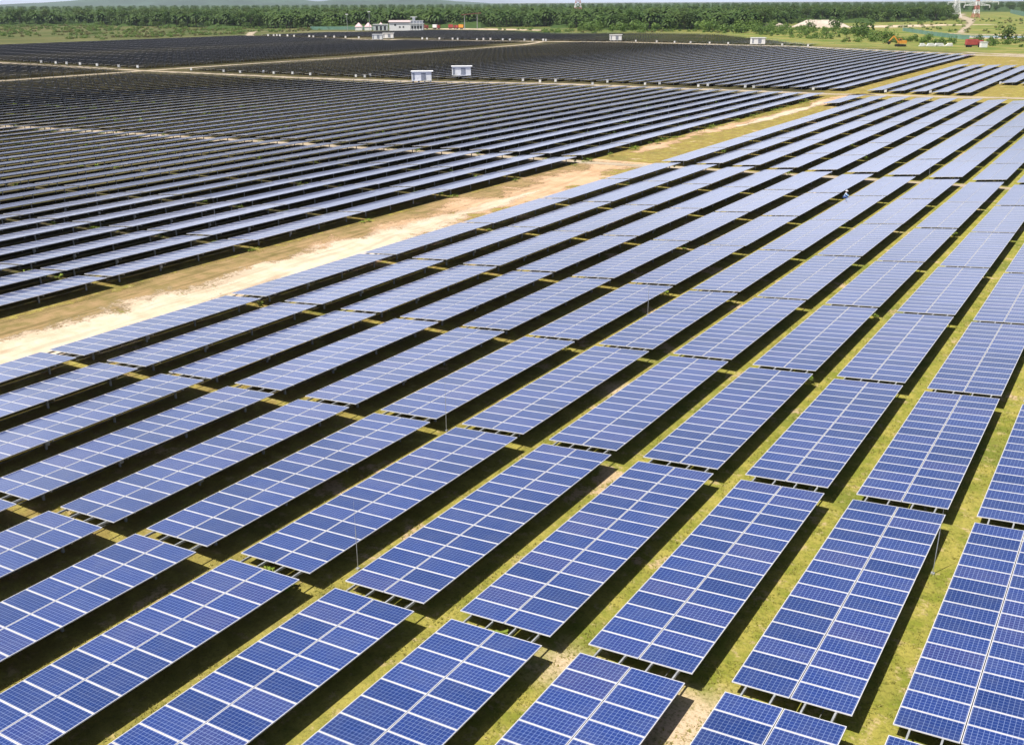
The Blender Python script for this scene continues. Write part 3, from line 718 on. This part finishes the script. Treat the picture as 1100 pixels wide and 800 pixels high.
# ------------------------------------------------------------------ pylons, netting, quarry heap
def pylon(x, y, h, bw, arms, lb, ca=M_WHITE, cb=M_FADED, t_=.35, foot=None):
    root = link('lattice_pylon', None, None, (x, y, 0), FACE)
    n = 9; body = [MB(), MB()]
    def wd(z): return bw * (1 - .86 * min(1, z / (h * .72)) ** .8) / 2 if z < h * .72 else bw * .07
    for k in range(n):
        z0, z1 = h * k / n, h * (k + 1) / n; m = body[k % 2]
        a, b = wd(z0), wd(z1)
        for i, (sx, sy) in enumerate(((-1, -1), (1, -1), (1, 1), (-1, 1))):
            nx, ny = ((-1, -1), (1, -1), (1, 1), (-1, 1))[(i + 1) % 4]
            m.bar((sx * a, sy * a, z0), (sx * b, sy * b, z1), t_)
            m.bar((sx * a, sy * a, z0), (nx * b, ny * b, z1), t_ * .6); m.bar((nx * a, ny * a, z0), (sx * b, sy * b, z1), t_ * .6)
            m.bar((sx * b, sy * b, z1), (nx * b, ny * b, z1), t_ * .6)
    body[0].build('frame', cb, root); body[1].build('frame', ca, root)
    for z, w in arms:
        m = MB(); seg = 6
        for s_ in (-1, 1):
            for k in range(seg):
                x0, x1 = s_ * w / 2 * k / seg, s_ * w / 2 * (k + 1) / seg; d0, d1 = 3.5 * (1 - k / seg) + .3, 3.5 * (1 - (k + 1) / seg) + .3
                m.bar((x0, 0, z), (x1, 0, z), t_ * .8); m.bar((x0, 0, z + d0), (x1, 0, z + d1), t_ * .8)
                m.bar((x0, 0, z), (x1, 0, z + d1), t_ * .6); m.bar((x1, 0, z), (x0, 0, z + d0), t_ * .6)
            m.bar((s_ * w / 2, 0, z), (s_ * w / 2, 0, z - 3), t_)
        m.build('cross_arm', ca, root)
    tag(root, lb, 'pylon')
pylon(-651, 1166, 46, 15, [(30, 22), (38, 18)], 'red and white lattice pylon above the forest near the centre top', t_=.55)
pylon(-232, 1500, 46, 8, [(15.5, 34), (19.5, 56), (28, 40), (36, 34)], 'red and white lattice pylon with wide white arms at top right', t_=.65)
pylon(-268, 1560, 44, 13, [(19, 24), (27, 20)], 'pale lattice pylon just left of the red one at top right', cb=M_WHITE, t_=.5)
def net(pts, h, lb, sp_=12):
    root = link('netting_fence', None, None, (pts[0][0], pts[0][1], 0)); o = Vector((pts[0][0], pts[0][1], 0)); m = MB(); p = MB()
    for a, b in zip(pts, pts[1:]):
        a = Vector((*a, 0)) - o; b = Vector((*b, 0)) - o; n = max(1, int((b - a).length / sp_))
        nr = (b - a).normalized().cross(Vector((0, 0, 1))) * .04
        for k in range(n):
            q0 = a.lerp(b, k / n); q1 = a.lerp(b, (k + 1) / n); mid_ = q0.lerp(q1, .5); dz = Vector((0, 0, h)); sag = Vector((0, 0, h * .93))
            for A, B, da, db in ((q0, mid_, dz, sag), (mid_, q1, sag, dz)):
                m.face([A + nr, B + nr, B + db + nr, A + da + nr]); m.face([B - nr, A - nr, A + da - nr, B + db - nr])
                m.face([A + da + nr, B + db + nr, B + db - nr, A + da - nr])
            p.bar(q0, q0 + Vector((0, 0, h + .3)), .15)
    m.build('net', M_TEAL, root); p.build('post', M_STEEL, root); tag(root, lb, 'fence')
net([(-178.4, 830), (-157, 777), (-133.7, 720), (-111.5, 673), (-104, 662)], 2.6, 'teal netting fence crossing the green scrub behind the excavator')
net([(-262, 2060), (-200, 1700), (-150, 1430), (-120, 1240)], 6.5, 'teal netting fence running down the slope at the top right edge', 40)
net([(-640, 668), (-600, 690), (-585, 700)], 2.8, 'teal netting fence left of the pink tents')
def heap():
    m = MB(); nx, ny = 46, 14; P = {}
    for i in range(nx + 1):
        for j in range(ny + 1):
            u, v = i / nx, j / ny; ex = min(1, 3.2 * min(u, 1 - u)); ev = math.sin(math.pi * v) ** .55
            z = 6.2 * min(1, ex * 1.15) ** .9 * min(1, ev * 1.25) * (.92 + .10 * noise.noise(Vector((u * 5, v * 2, 1))) + .07 * noise.noise(Vector((u * 26, v * 7, 4)))) - .1
            P[i, j] = ((u - .5) * 48, (v - .5) * 30, z)
    for i in range(nx):
        for j in range(ny): m.face([P[i, j], P[i + 1, j], P[i + 1, j + 1], P[i, j + 1]])
    tag(m.build('sand_heap', M_SANDH, None, (-272, 935, 0), FACE), 'long pale pinkish sand heap in front of the far forest', 'sand heap')
    m = MB()
    for i in range(nx):
        for j in range(ny): m.face([tuple(c * .45 for c in P[a]) for a in ((i, j), (i + 1, j), (i + 1, j + 1), (i, j + 1))])
    tag(m.build('sand_heap', M_SANDH, None, (-318, 945, 0), FACE), 'low small sand heap left of the long one', 'sand heap')
heap()

# ------------------------------------------------------------------ trees
def palm_mesh(seed, h=8.5, nf=26, fl=4.6, mats=None):
    random.seed(seed); m = MB()
    m.bar((0, 0, -.1), (random.uniform(-.3, .3), 0, h * .5), .45, 1, .38, 6); m.bar((random.uniform(-.1, .1), 0, h * .48), (.1, 0, h), .38, 1, .3, 6)
    for k in range(nf):
        a = math.tau * k * .381966 + random.uniform(-.2, .2); t0 = 1.15 - 1.35 * k / nf + random.uniform(-.1, .1); L = fl * random.uniform(.85, 1.15)
        p = Vector((0, 0, h)); d = Vector((math.cos(a) * math.cos(t0), math.sin(a) * math.cos(t0), math.sin(t0))); side = Vector((-math.sin(a), math.cos(a), 0)); seg = 5
        for s_ in range(seg):
            d = (d + Vector((0, 0, -.20 - .07 * s_))).normalized(); q = p + d * L / seg
            w0 = (.25, .75, .95, .85, .55)[s_]; w1 = (.75, .95, .85, .55, .08)[s_]; dr = Vector((0, 0, -.35))
            for sg in (-1, 1):
                m.face([p, q, q + side * sg * w1 + dr * w1, p + side * sg * w0 + dr * w0], 0)
            p = q
    return m.mesh('oil_palm', mats or [M_PALM, M_BARK])
def tree_mesh(name, seed, h, r, n, mat, leaf=.55, trunk=True, flat=.75, z0=None):
    random.seed(seed); m = MB(); z0 = h * .35 if z0 is None else z0
    if trunk:
        m.bar((0, 0, -.1), (.1, 0, z0 + .3), .05 * h * .55, 1, .03 * h * .55, 6)
    cl = []
    for k in range(9):
        a = random.uniform(0, math.tau); e = random.random() ** .5
        c = Vector((math.cos(a) * r * .62 * e, math.sin(a) * r * .62 * e, z0 + (h - z0) * random.uniform(.25, .82))); cl.append((c, r * random.uniform(.35, .55)))
        if trunk: m.bar((.1, 0, z0 * .8), c, .014 * h, 1, .006 * h, 4)
    for k in range(n):
        c, rr = random.choice(cl); d = Vector((random.gauss(0, 1), random.gauss(0, 1), random.gauss(0, 1))).normalized()
        p = c + d * rr * random.uniform(.55, 1.08) * Vector((1, 1, flat)).length / 1.6; p.z = max(.1, p.z)
        s_ = leaf * random.uniform(.6, 1.3); u = Vector((random.gauss(0, 1), random.gauss(0, 1), random.gauss(0, .5))).normalized(); v = d.cross(u)
        if v.length < .1: continue
        v.normalize(); u = (u + d * .3)
        m.face([p - u * s_ * .5, p + v * s_ * .4, p + u * s_ * .6, p - v * s_ * .4], 0)
    return m.mesh(name, [mat, M_BARK])
PALMS = [palm_mesh(k, 5.5 + k * .9, 30, 5.2 + .35 * (k % 3)) for k in range(5)]
BROAD = [tree_mesh('broadleaf_tree', 20 + k, 9 + k * 1.5, 4.3 + .5 * k, 650, M_LEAF, .85) for k in range(4)]
BUSHES = [tree_mesh('bush', 40 + k, 3.6 + k * .6, 2.6 + .4 * k, 260, M_BUSH, .7, False, z0=.1) for k in range(4)]
DBUSH = [tree_mesh('bush', 60 + k, 4.5, 3.4, 300, M_LEAF, .7, False, z0=.1) for k in range(2)]

FRONT = [(-1400, 470), (-1088, 653), (-1028, 722), (-814, 685), (-700, 690), (-640, 735), (-560, 800), (-500, 850), (-440, 800), (-395, 770), (-340, 800), (-300, 860), (-330, 960), (-355, 1142), (-272, 1172), (-228, 1290), (-300, 1700), (-420, 2300)]
def on_front(t):
    tot = [math.dist(a, b) for a, b in zip(FRONT, FRONT[1:])]; T = t * sum(tot)
    for (a, b), l in zip(zip(FRONT, FRONT[1:]), tot):
        if T <= l: return Vector((a[0] + (b[0] - a[0]) * T / l, a[1] + (b[1] - a[1]) * T / l)), (Vector(b) - Vector(a)).normalized()
        T -= l
    return Vector(FRONT[-1]), Vector((0, 1))
TREEG = 'trees along the front edge of the plantation'
random.seed(77); nT = 0
for k in range(330):
    p, d = on_front((k + random.random() * .5) / 330); nrm = Vector((-d.y, d.x))
    q = p + nrm * random.uniform(-3, 16) 
    pr = proj(q.x, q.y, 4)
    if pr is None or not (-60 < pr[0] < 1160): continue
    if nT >= 285: break
    left = q.x < -480; mid_ = -480 <= q.x < -330 and q.y < 1000
    if left: kind = 'palm' if random.random() < .93 else 'broad'
    elif mid_: kind = 'palm' if random.random() < .45 else 'broad'
    else: kind = 'broad' if random.random() < .8 else 'palm'
    me = random.choice(PALMS if kind == 'palm' else BROAD)
    o = link('oil_palm' if kind == 'palm' else 'broadleaf_tree', me, None, (q.x, q.y, 0), random.uniform(0, 6.28)); s_ = random.uniform(.85, 1.25) * (1.15 if left else 1.0); o.scale = (s_, s_, s_)
    zone = 'left of the station building' if left and q.x < -600 else 'behind the station building' if left else 'behind the middle scrub' if mid_ else 'behind the sand heap on the right'
    tag(o, ('dark green oil palm' if kind == 'palm' else 'green broadleaf tree') + ' at the forest front ' + zone, 'palm tree' if kind == 'palm' else 'tree', ('oil palms' if kind == 'palm' else 'broadleaf trees') + ' at the forest edge ' + zone); nT += 1

random.seed(55)
for k in range(120):
    p, d = on_front((k + random.random()) / 120 * .86); nrm = Vector((-d.y, d.x)); q = p + nrm * random.uniform(-9, -2); pr = proj(q.x, q.y, 2)
    if pr is None or not (-40 < pr[0] < 1140): continue
    o = link('bush', random.choice(BUSHES + DBUSH), None, (q.x, q.y, 0), random.uniform(0, 6.28)); s_ = random.uniform(.8, 1.6); o.scale = (s_, s_, s_ * .9)
    tag(o, 'low leafy bush at the foot of the front line of forest trees', 'bush', 'bushes along the foot of the forest')
# scrub belt between the field and the forest
def scatter_bushes(poly, n, meshes, label, group, seed, smin=.7, smax=1.6, name='bush', cat='bush'):
    random.seed(seed); k = 0; xs = [p[0] for p in poly]; ys = [p[1] for p in poly]; tries = 0
    while k < n and tries < n * 40:
        tries += 1; x = random.uniform(min(xs), max(xs)); y = random.uniform(min(ys), max(ys)); ins = False
        for (x1, y1), (x2, y2) in zip(poly, poly[1:] + poly[:1]):
            if (y1 > y) != (y2 > y) and x < (x2 - x1) * (y - y1) / (y2 - y1) + x1: ins = not ins
        if not ins: continue
        o = link(name, random.choice(meshes), None, (x, y, 0), random.uniform(0, 6.28)); s_ = random.uniform(smin, smax); o.scale = (s_, s_, s_ * random.uniform(.8, 1.1))
        tag(o, label, cat, group); k += 1
scatter_bushes([(-480, 780), (-440, 730), (-400, 700), (-340, 740), (-262, 725), (-262, 830), (-320, 850), (-400, 820), (-460, 830)], 50, BUSHES, 'light green bush in the scrub between the dark field and the palms', 'bushes in the middle scrub belt', 5, .9, 2.0)
scatter_bushes([(-262, 725), (-190, 640), (-140, 590), (-118, 565), (-150, 660), (-180, 750), (-250, 860), (-300, 880)], 60, BUSHES, 'bright green bush in the scrub before the sand heap', 'bushes in the scrub below the sand heap', 6, .6, 1.25)
scatter_bushes([(-135, 580), (-75, 575), (-30, 580), (-30, 620), (-95, 640), (-140, 650)], 38, BUSHES, 'low green bush in the hedge behind the excavator and red truck', 'bushes in the hedge at the upper right', 7, .5, .9)
for x, y, s_, lb in ((-262, 872, 1.6, 'dark bush in front of the left part of the sand heap'), (-247, 893, 2.1, 'dark round palm-like bush in front of the sand heap'), (-183, 735, 2.4, 'large dark green bush right of the sand heap'), (-166, 668, 1.5, 'dark green bush behind the excavator, lower one'), (-84, 655, 1.9, 'dark spreading bush by the pond at the right edge'), (-97, 655, .8, 'small dark bush left of the spreading pond bush'), (-72, 650, 1.0, 'small green bush at the far right edge by the sand')):
    o = link('bush', DBUSH[0], None, (x, y, 0), s_ * 9); o.scale = (s_, s_, s_ * .9); tag(o, lb, 'bush')
for x, y, lb in ((-300, 858, 'low oil palm at the left end of the sand heap'), (-306, 850, 'low oil palm just left of its twin by the sand heap')):
    o = link('oil_palm', PALMS[0], None, (x, y, -3.2), 1.0); tag(o, lb, 'palm tree')
for k, t_ in enumerate((-640, -628)):
    o = link('bush', BUSHES[3], None, (-644 + 14 * k, 700 - 20 * k, 0), k); o.scale = (1.9, 1.9, 1.8); tag(o, 'light yellow-green tree crown before the dark palms, %s one' % ('left', 'right')[k], 'bush')

# forest mass: instanced crowns over an undergrowth sheet
def forest_nodes(points, meshes, name, label, seed):
    pm = bpy.data.meshes.new(name); pm.from_pydata(points, [], []); ob = link(name, pm)
    coll = bpy.data.collections.new(name + '_kinds')
    for k, me in enumerate(meshes):
        so = bpy.data.objects.new('crown', me); coll.objects.link(so)
    ng = bpy.data.node_groups.new(name, 'GeometryNodeTree')
    ng.interface.new_socket('Geometry', in_out='INPUT', socket_type='NodeSocketGeometry'); ng.interface.new_socket('Geometry', in_out='OUTPUT', socket_type='NodeSocketGeometry')
    N = ng.nodes; gi = N.new('NodeGroupInput'); go = N.new('NodeGroupOutput'); ip = N.new('GeometryNodeInstanceOnPoints'); ci = N.new('GeometryNodeCollectionInfo')
    ci.inputs[0].default_value = coll; ci.inputs['Separate Children'].default_value = True; ci.inputs['Reset Children'].default_value = True
    ip.inputs['Pick Instance'].default_value = True
    rv = N.new('FunctionNodeRandomValue'); rv.data_type = 'FLOAT_VECTOR'; rv.inputs[0].default_value = (0, 0, 0); rv.inputs[1].default_value = (0, 0, 6.28)
    rs = N.new('FunctionNodeRandomValue'); rs.data_type = 'FLOAT'; rs.inputs[2].default_value = .8; rs.inputs[3].default_value = 1.35
    Lk = ng.links.new
    Lk(gi.outputs[0], ip.inputs['Points']); Lk(ci.outputs[0], ip.inputs['Instance']); Lk(rv.outputs[0], ip.inputs['Rotation']); Lk(rs.outputs[1], ip.inputs['Scale']); Lk(ip.outputs[0], go.inputs[0])
    md = ob.modifiers.new('scatter', 'NODES'); md.node_group = ng
    tag(ob, label, 'forest', None, 'stuff'); return ob
def fdist(x, y):
    """is the point behind the front line (inside the forest)?"""
    if y > 2300: return not (x > -300 and y < 2300)
    poly = FRONT + [(-420, 9000), (-12000, 9000), (-12000, 300)]; ins = False
    for (x1, y1), (x2, y2) in zip(poly, poly[1:] + poly[:1]):
        if (y1 > y) != (y2 > y) and x < (x2 - x1) * (y - y1) / (y2 - y1) + x1: ins = not ins
    return ins
random.seed(9); pts_p, pts_b = [], []
dist = 640.0
while dist < 6500:
    step = max(9.0, dist * .0095); wstep = max(9.5, dist * .009)
    half = 0.60; n = int(dist * 2 * half / wstep)
    for k in range(n):
        a = -half + 2 * half * (k + random.uniform(-.3, .3)) / n; dd = dist + random.uniform(-.35, .35) * step
        ang = YAW - a; x = -math.sin(ang) * dd; y = math.cos(ang) * dd
        if not fdist(x, y): continue
        zone = noise.noise(Vector((x * .002, y * .002, 3)))
        q = (x, y, 0)
        if x > -.42 * y + 60 and y > 900: (pts_b if random.random() < .85 else pts_p).append(q)
        elif zone > .22: (pts_b if random.random() < .6 else pts_p).append(q)
        else: (pts_p if random.random() < .92 else pts_b).append(q)
    dist += step
print('forest points', len(pts_p), len(pts_b))
PALMS_T = PALMS[:3]
forest_nodes(pts_p, PALMS, 'oil_palm_plantation', 'dense oil palm plantation stretching to the horizon', 1)
forest_nodes(pts_b, BROAD[:3], 'mixed_forest', 'dark mass of broadleaf forest at the right horizon', 2)
def in_poly(x, y, poly):
    ins = False
    for (x1, y1), (x2, y2) in zip(poly, poly[1:] + poly[:1]):
        if (y1 > y) != (y2 > y) and x < (x2 - x1) * (y - y1) / (y2 - y1) + x1: ins = not ins
    return ins
def scrub():
    random.seed(41); pts = []; pale = []
    small = [tree_mesh('scrub', 80 + k, 1.0 + .4 * k, 1.7 + .5 * k, 90, M_BUSH, .6, False, z0=.05) for k in range(3)]
    dark = [tree_mesh('scrub', 90 + k, 1.2, 1.5, 80, M_DRYS, .5, False, z0=.05) for k in range(2)]
    for poly, n, sh in (([(-500, 720), (-400, 672), (-330, 712), (-262, 715), (-205, 640), (-140, 572), (-40, 565), (-30, 640), (-120, 700), (-200, 800), (-300, 930), (-420, 850)], 1500, .2),
                        ([(-1300, 380), (-590, 420), (-600, 600), (-640, 700), (-820, 670), (-1020, 700), (-1100, 640)], 3200, .45),
                        ([(-200, 820), (-120, 800), (0, 850), (20, 1300), (-150, 1700), (-220, 1280), (-250, 1160)], 700, .5)):
        xs = [p[0] for p in poly]; ys = [p[1] for p in poly]; k = 0
        while k < n:
            x, y = random.uniform(min(xs), max(xs)), random.uniform(min(ys), max(ys)); k += 1
            if not in_poly(x, y, poly) or noise.noise(Vector((x * .03, y * .03, 5))) < -.05: continue
            if abs(x + 130) < 60 and 655 < y < 800 and x < -90: continue
            (pale if random.random() < sh else pts).append((x, y, -.2))
    forest_nodes(pts, small, 'scrub', 'rough low green scrub between the field and the forest', 3)
    forest_nodes(pale, dark, 'scrub', 'rough dry brownish scrub on the open land', 4)
M_DRYS = leaf_material('dry_scrub', (.17, .16, .06), (.20, .17, .08), (.13, .15, .05))
scrub()
def undergrowth():
    m = MB(); P = {}; nx, ny = 130, 40
    for i in range(nx + 1):
        for j in range(ny + 1):
            a = -.62 + 1.24 * i / nx; dd = 660 * (10500 / 660) ** (j / ny); ang = YAW - a
            x, y = -math.sin(ang) * dd, math.cos(ang) * dd; ok = fdist(x, y) and fdist(x + 12, y - 18) and fdist(x - 12, y - 18)
            z = (5.2 + 3.0 * noise.noise(Vector((x * .02, y * .02, 0))) + (2.5 if dd > 1400 else 0)) if ok else -.3
            P[i, j] = (x, y, z)
    for i in range(nx):
        for j in range(ny):
            q = [P[i, j], P[i + 1, j], P[i + 1, j + 1], P[i, j + 1]]
            if max(c[2] for c in q) > 0: m.face(q)
    tag(m.build('forest_undergrowth', M_PALM), 'dark undergrowth beneath the plantation trees', 'undergrowth', None, 'stuff')
undergrowth()

# ------------------------------------------------------------------ weeds and grass tufts
def weeds():
    random.seed(31); m = MB()
    def clump(x, y, r, h, n):
        for k in range(n):
            a = random.uniform(0, math.tau); rr = r * random.random() ** .5; bx, by = x + math.cos(a) * rr, y + math.sin(a) * rr
            hh = h * random.uniform(.4, 1); l_ = random.uniform(.06, .14) * (1 + h); t_ = random.uniform(0, math.tau); u = Vector((math.cos(t_), math.sin(t_), random.uniform(-.3, .5))) * l_; v = Vector((-math.sin(t_), math.cos(t_), 0)) * l_ * .5
            p = Vector((bx, by, hh)); m.face([p - u, p + v, p + u, p - v])
    for s, (v_, A, dist, c) in placed:
        if s[0] == 'stuff' or dist > 230: continue
        x, y = s[3], s[4]
        if random.random() < .45:    # under the gap between tables
            for q in range(random.randint(1, 3)): clump(x + random.uniform(-1.8, 1.9), y + s[5] * MP / 2 + .25 + random.uniform(-.3, .3), random.uniform(.15, .45), random.uniform(.15, .6), 26)
        if s[0] in ('left', 'leftfar') and random.random() < .8:
            for q in range(2): clump(x + WX / 2 + random.uniform(-.1, .9), y + s[5] * MP / 2 + random.uniform(-2.5, 1.2), random.uniform(.3, .8), random.uniform(.15, .45), 30)
        if s[0] == 'leftfar' and s[1] == -14:
            for q in range(7): clump(x + WX / 2 + random.uniform(.2, 1.8), y + random.uniform(-8, 8), random.uniform(.4, 1.0), random.uniform(.2, .7), 30)
    tag(m.build('weeds', M_WEED), 'bright green leafy weeds growing in the gaps between tables', 'weeds', None, 'stuff')
    m = MB()
    def tuft(x, y, h):
        for k in range(5):
            a = random.uniform(0, math.tau); w = .012 + .01 * random.random(); b = Vector((x + random.uniform(-.05, .05), y + random.uniform(-.05, .05), 0)); s_ = Vector((math.cos(a), math.sin(a), 0)); t_ = Vector((random.gauss(0, .5), random.gauss(0, .5), 1)) * h
            m.face([b - s_ * w, b + s_ * w, b + t_])
    for i in range(-11, 3):
        X = X0 + S_ROW * i
        for k in range(2600):
            y = 8 + 80 * random.random() ** 1.5; x = X + random.uniform(-.1, 1.2)
            p = proj(x, y, 0)
            if p is None or not (-30 < p[0] < 1130 and p[1] < 830): continue
            if noise.noise(Vector((x * .5, y * .5, 0))) < -.18: continue
            tuft(x, y, random.uniform(.03, .10))
    tag(m.build('grass', M_TUFT), 'short yellow-green grass in the strips between the rows', 'grass', None, 'stuff')
weeds()

# ------------------------------------------------------------------ haze
def haze():
    m = MB(); x0, x1, y0, y1, z0, z1 = -13000, 6000, -150, 13500, -1.0, 230
    m.box(((x0 + x1) / 2, (y0 + y1) / 2, (z0 + z1) / 2), (x1 - x0, y1 - y0, z1 - z0))
    mt = bpy.data.materials.new('haze_air'); mt.use_nodes = True; t = mt.node_tree; t.nodes.clear()
    o_ = t.nodes.new('ShaderNodeOutputMaterial'); v = t.nodes.new('ShaderNodeVolumePrincipled')
    v.inputs['Color'].default_value = (.74, .86, 1, 1); v.inputs['Density'].default_value = .000045; v.inputs['Anisotropy'].default_value = .2
    t.links.new(v.outputs[0], o_.inputs['Volume'])
    tag(m.build('haze', mt), 'thin pale haze over the plain', 'haze', None, 'stuff')
haze()
